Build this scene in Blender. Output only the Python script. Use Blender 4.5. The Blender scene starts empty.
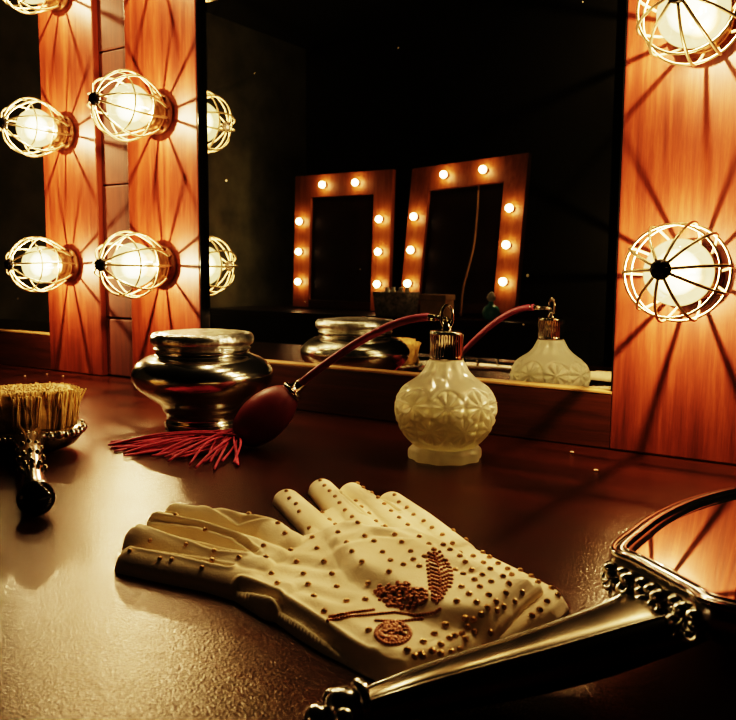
import bpy, bmesh, math, random
import numpy as np
from mathutils import Vector, Matrix
random.seed(7); rng=np.random.RandomState(5)
PI=math.pi
scene=bpy.context.scene
COL=scene.collection

# ------------------------------------------------------------------ camera calibration (metres, table top z=0)
CF=810.1068; YAW,PITCH,ROLL=.58,.1119,.0069; CH=.16
def cam_axes():
    F=np.array([-math.sin(YAW)*math.cos(PITCH),math.cos(YAW)*math.cos(PITCH),-math.sin(PITCH)])
    R=np.cross(F,[0,0,1]);R/=np.linalg.norm(R);U=np.cross(R,F)
    return R*math.cos(ROLL)+U*math.sin(ROLL),-R*math.sin(ROLL)+U*math.cos(ROLL),F
CR,CU,CFW=cam_axes(); CP=np.array([0,0,CH])
def ray(x,y): return CFW+CR*(x-368)/CF-CU*(y-360)/CF
def atz(x,y,z=0.):
    r=ray(x,y); return CP+r*((z-CH)/r[2])
def atY(x,y,Y):
    r=ray(x,y); return CP+r*(Y/r[1])
def atd(x,y,d): return CP+ray(x,y)*d      # at depth d along the view axis
def depth(p): return float((np.asarray(p)-CP)@CFW)
YF=.716; YM=.7245                          # face of the vanity posts, mirror surface

# ------------------------------------------------------------------ materials
def new_mat(name):
    m=bpy.data.materials.new(name); m.use_nodes=True
    nt=m.node_tree; nt.nodes.clear()
    out=nt.nodes.new('ShaderNodeOutputMaterial')
    return m,nt,out
def N(nt,t,**kw):
    n=nt.nodes.new(t)
    for k,v in kw.items():
        if k in n.inputs: n.inputs[k].default_value=v
        else: setattr(n,k,v)
    return n
def coords(nt,scale=(1,1,1),kind='Object'):
    tc=N(nt,'ShaderNodeTexCoord'); mp=N(nt,'ShaderNodeMapping'); mp.inputs['Scale'].default_value=scale
    nt.links.new(tc.outputs[kind],mp.inputs[0]); return mp.outputs[0]
def ramp(nt,fac,stops):
    r=N(nt,'ShaderNodeValToRGB'); e=r.color_ramp.elements
    while len(e)>len(stops): e.remove(e[-1])
    while len(e)<len(stops): e.new(.5)
    for el,(p,c) in zip(e,stops): el.position=p; el.color=(*c,1) if len(c)==3 else c
    nt.links.new(fac,r.inputs[0]); return r.outputs[0]
def bump(nt,h,strength,dist=.001,normal=None):
    b=N(nt,'ShaderNodeBump'); b.inputs['Strength'].default_value=strength; b.inputs['Distance'].default_value=dist
    nt.links.new(h,b.inputs['Height'])
    if normal is not None: nt.links.new(normal,b.inputs['Normal'])
    return b.outputs[0]
def simple(name,col,rough=.5,metal=0.,noise=0.,nscale=60,bmp=0.,**kw):
    m,nt,out=new_mat(name); p=N(nt,'ShaderNodeBsdfPrincipled')
    p.inputs['Base Color'].default_value=(*col,1); p.inputs['Roughness'].default_value=rough; p.inputs['Metallic'].default_value=metal
    for k,v in kw.items(): p.inputs[k].default_value=v
    n=N(nt,'ShaderNodeTexNoise',Scale=nscale,Detail=4.); nt.links.new(coords(nt),n.inputs['Vector'])
    a=tuple(max(0,c*(1-noise)) for c in col); b=tuple(min(1,c*(1+noise)) for c in col)
    nt.links.new(ramp(nt,n.outputs[0],[(.3,a),(.7,b)]),p.inputs['Base Color'])
    if bmp: nt.links.new(bump(nt,n.outputs[0],bmp),p.inputs['Normal'])
    nt.links.new(p.outputs[0],out.inputs[0]); return m
def wood(name,dark,mid,light,axis='z',rough=.45,sc=1.):
    m,nt,out=new_mat(name); p=N(nt,'ShaderNodeBsdfPrincipled',Roughness=rough)
    s={'z':(44,44,2.4),'x':(2.4,44,44),'y':(44,2.4,44)}[axis]; s=tuple(q*sc for q in s)
    v=coords(nt,s)
    n1=N(nt,'ShaderNodeTexNoise',Scale=1.,Detail=6.,Roughness=.62,Distortion=1.2); nt.links.new(v,n1.inputs['Vector'])
    n2=N(nt,'ShaderNodeTexNoise',Scale=6.,Detail=6.,Roughness=.8); nt.links.new(v,n2.inputs['Vector'])
    mx=N(nt,'ShaderNodeMix',data_type='FLOAT'); mx.inputs[0].default_value=.42
    nt.links.new(n1.outputs[0],mx.inputs[2]); nt.links.new(n2.outputs[0],mx.inputs[3])
    nt.links.new(ramp(nt,mx.outputs[0],[(.33,dark),(.5,mid),(.68,light)]),p.inputs['Base Color'])
    nt.links.new(bump(nt,mx.outputs[0],.35,.0012),p.inputs['Normal'])
    nt.links.new(p.outputs[0],out.inputs[0]); return m
M={}
M['post']=wood('red_wood',(.045,.008,.004),(.135,.027,.012),(.24,.062,.027),'z',.5)
M['rail']=wood('red_wood_rail',(.02,.006,.003),(.065,.018,.008),(.12,.034,.014),'x',.42)
M['backplank']=wood('back_plank',(.035,.006,.003),(.075,.014,.006),(.11,.025,.010),'z',.75)
M['ledge']=wood('lamplit_ledge',(.30,.17,.08),(.42,.26,.12),(.55,.36,.18),'x',.4)  # lamp light grazing the ledge top, put into a paler wood colour
M['farwood']=wood('far_wood',(.30,.07,.02),(.48,.15,.05),(.60,.22,.08),'z',.5)
M['counter']=simple('far_counter',(.03,.010,.008),.3,0,.3,8)
M['wall_dark']=simple('dark_wall',(.006,.006,.006),.9,0,.3,3)
M['wall_olive']=simple('olive_wall',(.30,.29,.20),.9,0,.35,5,.2)
M['floor']=simple('dark_floor',(.010,.008,.007),.6,0,.3,3)
def table_mat():
    m,nt,out=new_mat('glossy_red_brown_tabletop'); p=N(nt,'ShaderNodeBsdfPrincipled')
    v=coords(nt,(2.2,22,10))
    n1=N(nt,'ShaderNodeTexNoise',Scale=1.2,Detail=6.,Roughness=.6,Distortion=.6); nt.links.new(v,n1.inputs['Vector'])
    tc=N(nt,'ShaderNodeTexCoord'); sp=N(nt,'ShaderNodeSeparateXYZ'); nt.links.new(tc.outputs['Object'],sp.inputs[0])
    red=ramp(nt,n1.outputs[0],[(.36,(.30,.008,.004)),(.5,(.85,.018,.008)),(.64,(1.,.07,.03))])  # vivid red toward the wall: low bulb light painted into the base colour
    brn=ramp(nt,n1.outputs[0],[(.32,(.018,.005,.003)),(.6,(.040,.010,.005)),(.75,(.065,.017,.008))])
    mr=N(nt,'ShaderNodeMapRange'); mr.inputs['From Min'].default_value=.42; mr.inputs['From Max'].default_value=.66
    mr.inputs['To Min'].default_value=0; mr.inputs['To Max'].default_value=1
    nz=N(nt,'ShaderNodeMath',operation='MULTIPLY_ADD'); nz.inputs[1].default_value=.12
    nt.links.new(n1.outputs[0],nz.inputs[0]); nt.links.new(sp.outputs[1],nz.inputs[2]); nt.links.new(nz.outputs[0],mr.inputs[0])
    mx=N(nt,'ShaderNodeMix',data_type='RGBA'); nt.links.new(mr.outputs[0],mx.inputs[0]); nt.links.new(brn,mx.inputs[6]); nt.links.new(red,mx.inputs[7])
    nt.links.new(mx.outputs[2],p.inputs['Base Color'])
    n2=N(nt,'ShaderNodeTexNoise',Scale=950.,Detail=1.,Roughness=.6); nt.links.new(coords(nt),n2.inputs['Vector'])
    n3=N(nt,'ShaderNodeTexNoise',Scale=14.,Detail=4.); nt.links.new(coords(nt),n3.inputs['Vector'])
    rr=N(nt,'ShaderNodeMapRange'); rr.inputs['To Min'].default_value=.19; rr.inputs['To Max'].default_value=.30
    nt.links.new(n3.outputs[0],rr.inputs[0]); nt.links.new(rr.outputs[0],p.inputs['Roughness'])
    p.inputs['IOR'].default_value=1.5; p.inputs['Specular Tint'].default_value=(1,.80,.48,1)
    nt.links.new(bump(nt,n2.outputs[0],.6,.0005),p.inputs['Normal'])
    nt.links.new(p.outputs[0],out.inputs[0]); return m
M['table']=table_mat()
def mirror_mat(name,dust=True,tint=(.86,.87,.83)):
    m,nt,out=new_mat(name); g=N(nt,'ShaderNodeBsdfGlossy',Roughness=.0); g.inputs[0].default_value=(*tint,1)
    d=N(nt,'ShaderNodeBsdfDiffuse'); d.inputs[0].default_value=(.6,.55,.42,1)
    vo=N(nt,'ShaderNodeTexVoronoi',Scale=42.,feature='F1'); nt.links.new(coords(nt,(1,.001,1)),vo.inputs['Vector'])
    sep=N(nt,'ShaderNodeSeparateColor'); nt.links.new(vo.outputs['Color'],sep.inputs[0])
    sz=N(nt,'ShaderNodeMapRange'); sz.inputs['From Min'].default_value=.70; sz.inputs['From Max'].default_value=1.; sz.inputs['To Min'].default_value=0; sz.inputs['To Max'].default_value=.075
    nt.links.new(sep.outputs[0],sz.inputs[0])
    lt=N(nt,'ShaderNodeMath',operation='LESS_THAN'); nt.links.new(vo.outputs['Distance'],lt.inputs[0]); nt.links.new(sz.outputs[0],lt.inputs[1])
    am=N(nt,'ShaderNodeMath',operation='MULTIPLY_ADD'); am.inputs[1].default_value=.55 if dust else 0.; am.inputs[2].default_value=.006; nt.links.new(lt.outputs[0],am.inputs[0])
    mx=N(nt,'ShaderNodeMixShader'); nt.links.new(am.outputs[0],mx.inputs[0]); nt.links.new(g.outputs[0],mx.inputs[1]); nt.links.new(d.outputs[0],mx.inputs[2])
    nt.links.new(mx.outputs[0],out.inputs[0]); return m
M['mirror']=mirror_mat('mirror_glass')
M['handglass']=mirror_mat('hand_mirror_glass',False,(.9,.86,.78))
M['silver']=simple('tarnished_silver',(.70,.69,.64),.17,1.,.3,30,.12)
M['engraved']=simple('engraved_silver',(.80,.77,.68),.28,1.,.4,150,1.2)
M['silver_dark']=simple('dark_silver',(.40,.36,.28),.2,1.,.35,50,.1)
M['chrome']=simple('chrome',(.75,.73,.70),.08,1.,.05,20)
M['bronze']=simple('dark_bronze_socket',(.11,.045,.02),.4,.7,.4,80,.3)
M['wire']=simple('cage_wire_brass',(.62,.50,.33),.35,.75,.1,40)
M['hub']=simple('black_hub',(.02,.014,.01),.4,.6,.3,60)
M['rubber']=simple('maroon_rubber',(.17,.018,.030),.45,0,.15,40,.05)
M['tube']=simple('maroon_tube',(.25,.042,.085),.42,0,.12,60,.1)
M['tassel']=simple('maroon_thread',(.42,.045,.10),.7,0,.25,200,.2)
M['bristle']=simple('tan_bristle',(.70,.48,.21),.75,0,.3,150,.3)
M['black']=simple('black_gloss',(.008,.007,.006),.12,0,.1,10)
M['bead']=simple('bronze_bead',(.50,.33,.17),.28,.75,.3,200)
M['emb']=simple('embroidery_bead',(.38,.19,.12),.3,.7,.35,160)
def fabric():
    m,nt,out=new_mat('cream_glove_fabric'); p=N(nt,'ShaderNodeBsdfPrincipled',Roughness=.85)
    n=N(nt,'ShaderNodeTexNoise',Scale=35.,Detail=5.); nt.links.new(coords(nt),n.inputs['Vector'])
    nt.links.new(ramp(nt,n.outputs[0],[(.3,(.84,.72,.50)),(.7,(.92,.82,.62))]),p.inputs['Base Color'])
    n2=N(nt,'ShaderNodeTexNoise',Scale=900.,Detail=2.); nt.links.new(coords(nt),n2.inputs['Vector'])
    b1=bump(nt,n2.outputs[0],.25,.0005); nt.links.new(bump(nt,n.outputs[0],.3,.002,b1),p.inputs['Normal'])
    p.inputs['Sheen Weight'].default_value=.25
    nt.links.new(p.outputs[0],out.inputs[0]); return m
M['fabric']=fabric()
def glass_bottle():
    m,nt,out=new_mat('pressed_glass'); g=N(nt,'ShaderNodeBsdfGlass',Roughness=.03,IOR=1.48); g.inputs[0].default_value=(.99,.98,.90,1)
    n=N(nt,'ShaderNodeTexNoise',Scale=150.,Detail=3.); nt.links.new(coords(nt),n.inputs['Vector'])
    bb_=bump(nt,n.outputs[0],.3,.001); nt.links.new(bb_,g.inputs['Normal'])
    d=N(nt,'ShaderNodeBsdfDiffuse'); d.inputs[0].default_value=(.93,.92,.82,1); t=N(nt,'ShaderNodeBsdfTranslucent'); t.inputs[0].default_value=(.98,.96,.84,1)
    a_=N(nt,'ShaderNodeMixShader'); a_.inputs[0].default_value=.6; nt.links.new(d.outputs[0],a_.inputs[1]); nt.links.new(t.outputs[0],a_.inputs[2])
    gl=N(nt,'ShaderNodeBsdfGlossy',Roughness=.08); nt.links.new(bb_,gl.inputs['Normal'])
    mx=N(nt,'ShaderNodeMixShader'); mx.inputs[0].default_value=.46; nt.links.new(g.outputs[0],mx.inputs[1]); nt.links.new(a_.outputs[0],mx.inputs[2])
    m2=N(nt,'ShaderNodeMixShader'); m2.inputs[0].default_value=.10; nt.links.new(mx.outputs[0],m2.inputs[1]); nt.links.new(gl.outputs[0],m2.inputs[2])
    nt.links.new(m2.outputs[0],out.inputs[0]); return m
M['glass']=glass_bottle()
def liquid():
    m,nt,out=new_mat('pale_perfume'); p=N(nt,'ShaderNodeBsdfPrincipled',Roughness=.2)
    n=N(nt,'ShaderNodeTexNoise',Scale=30.); nt.links.new(coords(nt),n.inputs['Vector'])
    nt.links.new(ramp(nt,n.outputs[0],[(.3,(.86,.80,.50)),(.7,(.92,.87,.60))]),p.inputs['Base Color'])
    p.inputs['Transmission Weight'].default_value=.85
    nt.links.new(p.outputs[0],out.inputs[0]); return m
M['liquid']=liquid()
def bulb_glass(name,rim,mid,core,a=.6):
    m,nt,out=new_mat(name)
    lw=N(nt,'ShaderNodeLayerWeight',Blend=.5)
    n=N(nt,'ShaderNodeTexNoise',Scale=35.,Detail=3.); nt.links.new(coords(nt),n.inputs['Vector'])
    c=ramp(nt,lw.outputs['Facing'],[(0.03,core),(.26,mid),(.75,mid),(.97,rim)])
    e=N(nt,'ShaderNodeEmission'); nt.links.new(c,e.inputs[0]); e.inputs[1].default_value=1.
    t=N(nt,'ShaderNodeBsdfTransparent'); mx=N(nt,'ShaderNodeMixShader')
    fr=ramp(nt,n.outputs[0],[(.3,(a-.12,)*3),(.7,(a+.1,)*3)]); nt.links.new(fr,mx.inputs[0])
    lp=N(nt,'ShaderNodeBsdfGlossy',Roughness=.05); lp.inputs[0].default_value=(.8,.8,.8,1)
    nt.links.new(t.outputs[0],mx.inputs[1]); nt.links.new(e.outputs[0],mx.inputs[2])
    mg=N(nt,'ShaderNodeMixShader'); mg.inputs[0].default_value=.04
    nt.links.new(mx.outputs[0],mg.inputs[1]); nt.links.new(lp.outputs[0],mg.inputs[2])
    nt.links.new(mg.outputs[0],out.inputs[0]); return m
M['bulb']=bulb_glass('lit_bulb_glass',(.60,.38,.12),(1.45,1.08,.46),(9.,7.,3.2),.78)
def emit(name,col,s):
    m,nt,out=new_mat(name); e=N(nt,'ShaderNodeEmission'); e.inputs[0].default_value=(*col,1); e.inputs[1].default_value=s
    n=N(nt,'ShaderNodeTexNoise',Scale=10.); nt.links.new(coords(nt),n.inputs['Vector'])
    nt.links.new(ramp(nt,n.outputs[0],[(.2,tuple(.9*c for c in col)),(.8,col)]),e.inputs[0])
    nt.links.new(e.outputs[0],out.inputs[0]); return m
M['filament']=emit('glowing_filament',(1,.85,.5),60.)
M['farbulb']=emit('far_bulb_glow',(1,.74,.40),22.)
M['wicker']=simple('grey_wicker',(.42,.38,.30),.7,0,.6,60,.5)
M['tanbox']=simple('tan_card',(.50,.33,.17),.8,0,.2,20)
M['teal']=simple('teal_glaze',(.10,.42,.40),.3,0,.3,40)
M['white']=simple('white_glaze',(.7,.68,.6),.3,0,.1,40)
M['cord']=simple('brown_cord',(.45,.24,.11),.6,0,.1,20)
M['crumb']=simple('pale_crumb',(.8,.66,.5),.8,0,.1,40)

# ------------------------------------------------------------------ mesh helpers
def tag(o,label=None,cat=None,group=None,kind=None):
    if label: o['label']=label
    if cat: o['category']=cat
    if group: o['group']=group
    if kind: o['kind']=kind
    return o
def empty(name,loc=(0,0,0)):
    o=bpy.data.objects.new(name,None); o.empty_display_size=.02; o.location=Vector(loc); COL.objects.link(o); return o
def wloc(o):
    v=Vector((0,0,0))
    while o is not None: v=v+Vector(o.location); o=o.parent
    return v
def obj(name,data,mat,parent=None,smooth=True,origin=None):
    """data=(verts,faces) in world coordinates; stored relative to the parent (or to origin)."""
    V,Fc=data; V=np.asarray(V,float)
    off=np.array(wloc(parent)) if parent is not None else (np.array(origin) if origin is not None else np.zeros(3))
    me=bpy.data.meshes.new(name); me.from_pydata((V-off).tolist(),[],[tuple(int(i) for i in f) for f in Fc]); me.update()
    bm=bmesh.new(); bm.from_mesh(me); bmesh.ops.recalc_face_normals(bm,faces=bm.faces); bm.to_mesh(me); bm.free()
    if smooth: me.polygons.foreach_set('use_smooth',[True]*len(me.polygons))
    me.materials.append(mat)
    o=bpy.data.objects.new(name,me); COL.objects.link(o)
    if parent is not None: o.parent=parent
    elif origin is not None: o.location=Vector(origin)
    return o
def merge(*ds):
    V=[];Fc=[];k=0
    for v,f in ds:
        v=np.asarray(v,float); V.append(v); Fc+= [tuple(int(i)+k for i in q) for q in f]; k+=len(v)
    return np.vstack(V),Fc
def basis(ax):
    z=np.asarray(ax,float);z=z/np.linalg.norm(z); t=np.array([0,0,1.]) if abs(z[2])<.9 else np.array([1.,0,0])
    x=np.cross(t,z);x/=np.linalg.norm(x); return x,np.cross(z,x),z
def lathe(prof,c=(0,0,0),ax=(0,0,1),seg=48,fn=None):
    x,y,z=basis(ax) if tuple(ax)!=(0,0,1) else (np.array([1.,0,0]),np.array([0,1.,0]),np.array([0,0,1.]))
    c=np.asarray(c,float);V=[];Fc=[]
    for i,(r,h) in enumerate(prof):
        for k in range(seg):
            t=2*PI*k/seg; rr=r if fn is None else fn(r,h,t)
            V.append(c+x*rr*math.cos(t)+y*rr*math.sin(t)+z*h)
    for i in range(len(prof)-1):
        for k in range(seg):
            a=i*seg+k;b=i*seg+(k+1)%seg; Fc.append((a,b,b+seg,a+seg))
    n=len(prof)
    if prof[0][0]>1e-6: Fc.append(tuple(range(seg))[::-1])
    if prof[-1][0]>1e-6: Fc.append(tuple((n-1)*seg+k for k in range(seg)))
    return np.array(V),Fc
def smoothprof(pts,n=8):
    P=[np.array(p,float) for p in pts];out=[]
    for i in range(len(P)-1):
        p0=P[max(0,i-1)];p1=P[i];p2=P[i+1];p3=P[min(len(P)-1,i+2)]
        for k in range(n):
            t=k/n; out.append(.5*((2*p1)+(-p0+p2)*t+(2*p0-5*p1+4*p2-p3)*t*t+(-p0+3*p1-3*p2+p3)*t**3))
    out.append(P[-1]); return out
def tube(pts,r,seg=8,cap=True,smooth=0,flat=1.):
    if smooth: 
        rr=r if hasattr(r,'__len__') else [r]*len(pts)
        q=smoothprof([list(p)+[a] for p,a in zip(pts,rr)],smooth); pts=[a[:3] for a in q]; r=[a[3] for a in q]
    P=[np.array(p,float) for p in pts];n=len(P); R=list(r) if hasattr(r,'__len__') else [r]*n
    V=[];Fc=[];up=None
    for i in range(n):
        t=P[min(n-1,i+1)]-P[max(0,i-1)]; t/=np.linalg.norm(t)+1e-12
        if up is None: u,_,_=basis(t)
        else: u=up-t*up.dot(t); u/=np.linalg.norm(u)
        up=u; w=np.cross(t,u)
        for k in range(seg):
            a=2*PI*k/seg; V.append(P[i]+u*R[i]*math.cos(a)+w*R[i]*flat*math.sin(a))
    for i in range(n-1):
        for k in range(seg):
            a=i*seg+k;b=i*seg+(k+1)%seg;Fc.append((a,b,b+seg,a+seg))
    if cap: Fc.append(tuple(range(seg))[::-1]);Fc.append(tuple((n-1)*seg+k for k in range(seg)))
    return np.array(V),Fc
def ring(c,ax,R,r,seg=48,ts=8,ph=0):
    x,y,z=basis(ax);c=np.asarray(c,float);V=[];Fc=[]
    for i in range(seg):
        a=2*PI*i/seg; d=x*math.cos(a)+y*math.sin(a)
        for k in range(ts):
            b=2*PI*k/ts; V.append(c+d*(R+r*math.cos(b))+z*r*math.sin(b))
    for i in range(seg):
        for k in range(ts):
            Fc.append((i*ts+k,((i+1)%seg)*ts+k,((i+1)%seg)*ts+(k+1)%ts,i*ts+(k+1)%ts))
    return np.array(V),Fc
def ball(c,r,seg=16,sc=(1,1,1),ax=(0,0,1)):
    n=max(4,seg//2); x,y,z=basis(ax) if tuple(ax)!=(0,0,1) else (np.array([1.,0,0]),np.array([0,1.,0]),np.array([0,0,1.]))
    prof=[(max(1e-6*0+math.sin(PI*i/n)*r,1e-7),-math.cos(PI*i/n)*r) for i in range(n+1)]
    V,Fc=lathe(prof,(0,0,0),(0,0,1),seg); V=V*np.array(sc)
    V=np.outer(V[:,0],x)+np.outer(V[:,1],y)+np.outer(V[:,2],z)+np.asarray(c,float)
    return V,Fc
def box(a,b,bev=.002,seg=2):
    bm=bmesh.new(); bmesh.ops.create_cube(bm,size=1)
    a=np.array(a,float);b=np.array(b,float);c=(a+b)/2;s=b-a
    for v in bm.verts: v.co=Vector(c+np.array(v.co)*s)
    if bev>0: bmesh.ops.bevel(bm,geom=list(bm.edges),offset=bev,segments=seg,affect='EDGES',profile=.5)
    bm.verts.index_update()
    V=np.array([list(v.co) for v in bm.verts]);Fc=[tuple(v.index for v in f.verts) for f in bm.faces]; bm.free(); return V,Fc

# ------------------------------------------------------------------ room
WB=-3.42; XL=-3.75; XR=1.5; ZF=-.75; ZC=1.75; YW=.83
def struct(name,data,mat): return tag(obj(name,data,mat,smooth=False),kind='structure')
struct('floor',box((XL-.1,WB-.1,ZF-.1),(XR+.1,YW+.1,ZF),0),M['floor'])
struct('ceiling',box((XL-.1,WB-.1,ZC),(XR+.1,YW+.1,ZC+.1),0),M['wall_dark'])
struct('wall_front',box((XL-.1,YW,ZF),(XR+.1,YW+.1,ZC),0),M['wall_dark'])
struct('wall_back',box((XL-.1,WB-.1,ZF),(XR+.1,WB,ZC),0),M['wall_dark'])
struct('wall_left',box((XL-.1,WB,ZF),(XL,YW,ZC),0),M['wall_olive'])
struct('wall_right',box((XR,WB,ZF),(XR+.1,YW,ZC),0),M['wall_dark'])

# ------------------------------------------------------------------ makeup counter
tb=empty('makeup_table',(-.7,.45,ZF)); tag(tb,'long dark red-brown glossy makeup table under everything in the foreground','table')
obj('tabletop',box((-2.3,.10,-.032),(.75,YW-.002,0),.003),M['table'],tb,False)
obj('apron',box((-2.25,.16,-.13),(.70,.18,-.032),.002),M['rail'],tb,False)
for x in (-2.2,.65):
    for y in (.2,.76): obj('leg',box((x-.03,y-.03,ZF),(x+.03,y+.03,-.032),.003),M['rail'],tb,False)

# ------------------------------------------------------------------ vanity mirrors
LW=(-.84,-.715); RW=(-.2095,-.0835); ZT=.83
def vanity(x0,x1,x2,x3,yf,label,zl=.053,name='vanity_mirror',ym=None):
    """posts x0-x1 and x2-x3, face at yf, mirror set back."""
    ym=ym or yf+(YM-YF); t=empty(name,((x0+x3)/2,yf+.02,0)); tag(t,label,'mirror')
    obj('post',box((x0,yf,.0005),(x1,yf+.035,ZT),.0015),M['post'],t,False)
    obj('post',box((x2,yf,.0005),(x3,yf+.035,ZT),.0015),M['post'],t,False)
    obj('bottom_rail',box((x1,yf+.001,.0005),(x2,yf+.035,zl-.003),.001),M['rail'],t,False)
    obj('ledge_strip',box((x1,yf+.0005,zl-.003),(x2,yf+.035,zl),.0008),M['ledge'],t,False)
    obj('top_rail',box((x1,yf,.71),(x2,yf+.035,ZT),.0015),M['post'],t,False)
    for xe in (x1,x2-.0014): obj('inner_edge',box((xe+.0002,yf+.0008,zl+.0004),(xe+.0012,ym-.0003,.7096),0),M['black'],t,False)
    obj('mirror_glass',box((x1,ym,zl),(x2,ym+.006,.71),0),M['mirror'],t,False)
    return t
vanity(LW[0],LW[1],RW[0],RW[1],YF,'large wood-framed vanity mirror behind the bottle and silver jar')
YA=.775
ax0=atY(37,0,YA)[0]; ax1=atY(93,60,YA)[0]
vanity(ax0-.63,ax0-.63+.11,ax0,ax1,YA,'partly seen wood-framed vanity mirror at the far left, behind the brush',zl=.057)
# boards filling the gap between the two mirrors
gp=empty('gap_board',((ax1+LW[0])/2,YA+.02,0)); tag(gp,'recessed reddish upright board between the two vanity frames','board')
zc=[.0005,.086,.277,.462,ZT]
for a,b in zip(zc[:-1],zc[1:]): obj('board_length',box((ax1+.0015,YA+.008,a+.001),(LW[0]+.06,YA+.03,b-.001),.002),M['backplank'],gp,False)

# ------------------------------------------------------------------ caged bulbs
def bulb_template():
    t=empty('caged_bulb')
    sock=merge(lathe([(.0235,0),(.0245,.002),(.0245,.006),(.021,.008),(.0215,.010),(.0215,.016),(.018,.018),(.0155,.019),(.0155,.024),(.0125,.025)],seg=40),
               ring((0,0,.013),(0,0,1),.0215,.0018,40,6),*[ball((.0228*math.cos(a),.0228*math.sin(a),.009),.0022,8) for a in np.arange(0,2*PI,PI/5)])
    obj('socket',sock,M['bronze'],t)
    prof=smoothprof([(.0125,.019),(.0150,.024),(.0215,.033),(.0262,.045),(.0255,.056),(.0195,.067),(.0100,.0725),(.0005,.0738)],6)
    gb=obj('glass_bulb',lathe(prof,seg=40),M['bulb'],t)
    fil=[]
    pts=[(-.006,0,.022),(-.008,0,.032),(-.006,0,.040),(-.003,.001,.0355),(0,0,.040),(.003,-.001,.0355),(.006,0,.040),(.008,0,.032),(.006,0,.022)]
    obj('filament',tube(pts,[.0006,.0008,.0012,.0012,.0012,.0012,.0012,.0008,.0006],6,smooth=4),M['filament'],gb)
    W=[]
    for k in range(10):
        a=2*PI*k/10+.10*math.sin(k*2.3)
        q=[(.0225,.010),(.0265,.017),(.0330,.030),(.0388,.046),(.0395,.060),(.0340,.076),(.0225,.091),(.0068,.0995)]
        W.append(tube([(r*math.cos(a),r*math.sin(a),z) for r,z in q],.00125,6,smooth=5))
    W.append(ring((0,0,.046),(0,0,1),.0380,.0011,56,6))
    W.append(ring((0,0,.0715),(0,0,1),.0355,.0010,56,6))
    wc=obj('wire_cage',merge(*W),M['wire'],t)
    hub=merge(lathe([(.0005,.0965),(.0070,.0968),(.0078,.099),(.0072,.1015),(.006,.103),(.0005,.1035)],seg=28),
              *[ball((.005*math.cos(a),.005*math.sin(a),.1028),.0014,8) for a in np.arange(0,2*PI,PI/3)])
    obj('cage_hub',hub,M['hub'],wc)
    return t
L=bpy.data.lights.new('bulb_light','POINT'); L.energy=8.; L.color=(1,.70,.36); L.shadow_soft_size=.0016
def light_in(root):
    o=bpy.data.objects.new('bulb_light',L); COL.objects.link(o); o.parent=root; o.location=(0,0,.050); return o
BT=bulb_template(); first=[True]
def place_bulb(x,y,z,label,phi=0,tx=0,tz=0,group='caged bulbs on the vanity posts'):
    if first[0]: r=BT; first[0]=False
    else:
        r=BT.copy(); COL.objects.link(r)
        for ch in list(BT.children):
            if ch.type!='MESH': continue
            c=ch.copy(); COL.objects.link(c); c.parent=r
            for g in ch.children:
                d=g.copy(); COL.objects.link(d); d.parent=c
    R=Matrix.Rotation(tz,4,'Z')@Matrix.Rotation(PI/2+tx,4,'X')@Matrix.Rotation(phi,4,'Z')
    r.matrix_world=Matrix.Translation((x,y,z))@R; r.rotation_euler=R.to_euler(); r.location=(x,y,z)
    tag(r,label,'light bulb',group)
    return r
XB=-.777; XRB=-.1455; XA=float(atY(70,265,YA)[0])
specs=[(XB,YF,.347,'lit caged bulb, upper one on the post left of the large mirror',.2,-.02,.02),
 (XB,YF,.163,'lit caged bulb on the post above the silver jar, lower of its pair',.5,.0,.04),
 (XB,YF,.540,None,0,0,0),
 (XRB,YF,.355,'lit caged bulb cut off by the top right corner of the photo',.9,0,0),
 (XRB,YF,.157,'lit caged bulb seen head-on with dark hub, above the hand mirror',.12,-.04,-.03),
 (XRB,YF,.547,None,0,0,0),
 (XA,YA,float(atY(67,133,YA)[2]),'lit caged bulb at the left edge, upper one on the farthest left post',.3,0,0),
 (XA,YA,float(atY(72,265,YA)[2]),'lit caged bulb at the left edge directly above the brush',.6,0,0),
 (XA,YA,float(atY(60,-6,YA)[2]),'caged bulb of which only the bottom shows at the top left corner',.1,0,0)]
roots=[]
for x,y,z,lab,phi,tx,tz in specs:
    g='caged bulbs on the vanity posts' if lab else 'caged bulbs above the edge of the view'
    roots.append(place_bulb(x,y,z,lab or 'caged bulb high on a vanity post, above the edge of the view',phi,tx,tz,g))
for r in roots: light_in(r)
for sx in (-.59,-.335): light_in(place_bulb(sx,YF,.77,'caged bulb on the top rail of the large mirror',0,0,0,'caged bulbs above the edge of the view'))

# ------------------------------------------------------------------ far vanities (seen in the large mirror)
def refl(p): return np.array([p[0],2*YM-p[1],p[2]])
def far_matrix(x,y,z,yaw,lean,roll):
    A=Matrix.Rotation(yaw,3,'Z')@Matrix.Rotation(lean,3,'X')@Matrix.Rotation(roll,3,'Y')
    return np.array(A),np.array([x,y,z])
def far_map(T,data):
    A,t=T; V=np.asarray(data[0])@A.T+t; V[:,1]=2*YM-V[:,1]; return V,data[1]
def far_obj(name,T,data,mat,parent): return obj(name,far_map(T,data),mat,parent,False)
names=[('left-hand','left'),('right-hand','right')]
farT=[far_matrix(-2.939,4.142,-.091,-.065,-.027,.008),far_matrix(-2.03,3.943,-.076,-.153,-.165,-.032)]
pos=[(-.3165,.163),(-.3165,.355),(-.3165,.547),(.3165,.163),(.3165,.355),(.3165,.547),(-.13,.77),(.13,.77)]
posn=['lowest bulb on the left post','middle bulb on the left post','top bulb on the left post','lowest bulb on the right post','middle bulb on the right post','top bulb on the right post','left bulb on the top rail','right bulb on the top rail']
fam=['upright far vanity mirror','leaning far vanity mirror']
farroots=[]
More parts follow.
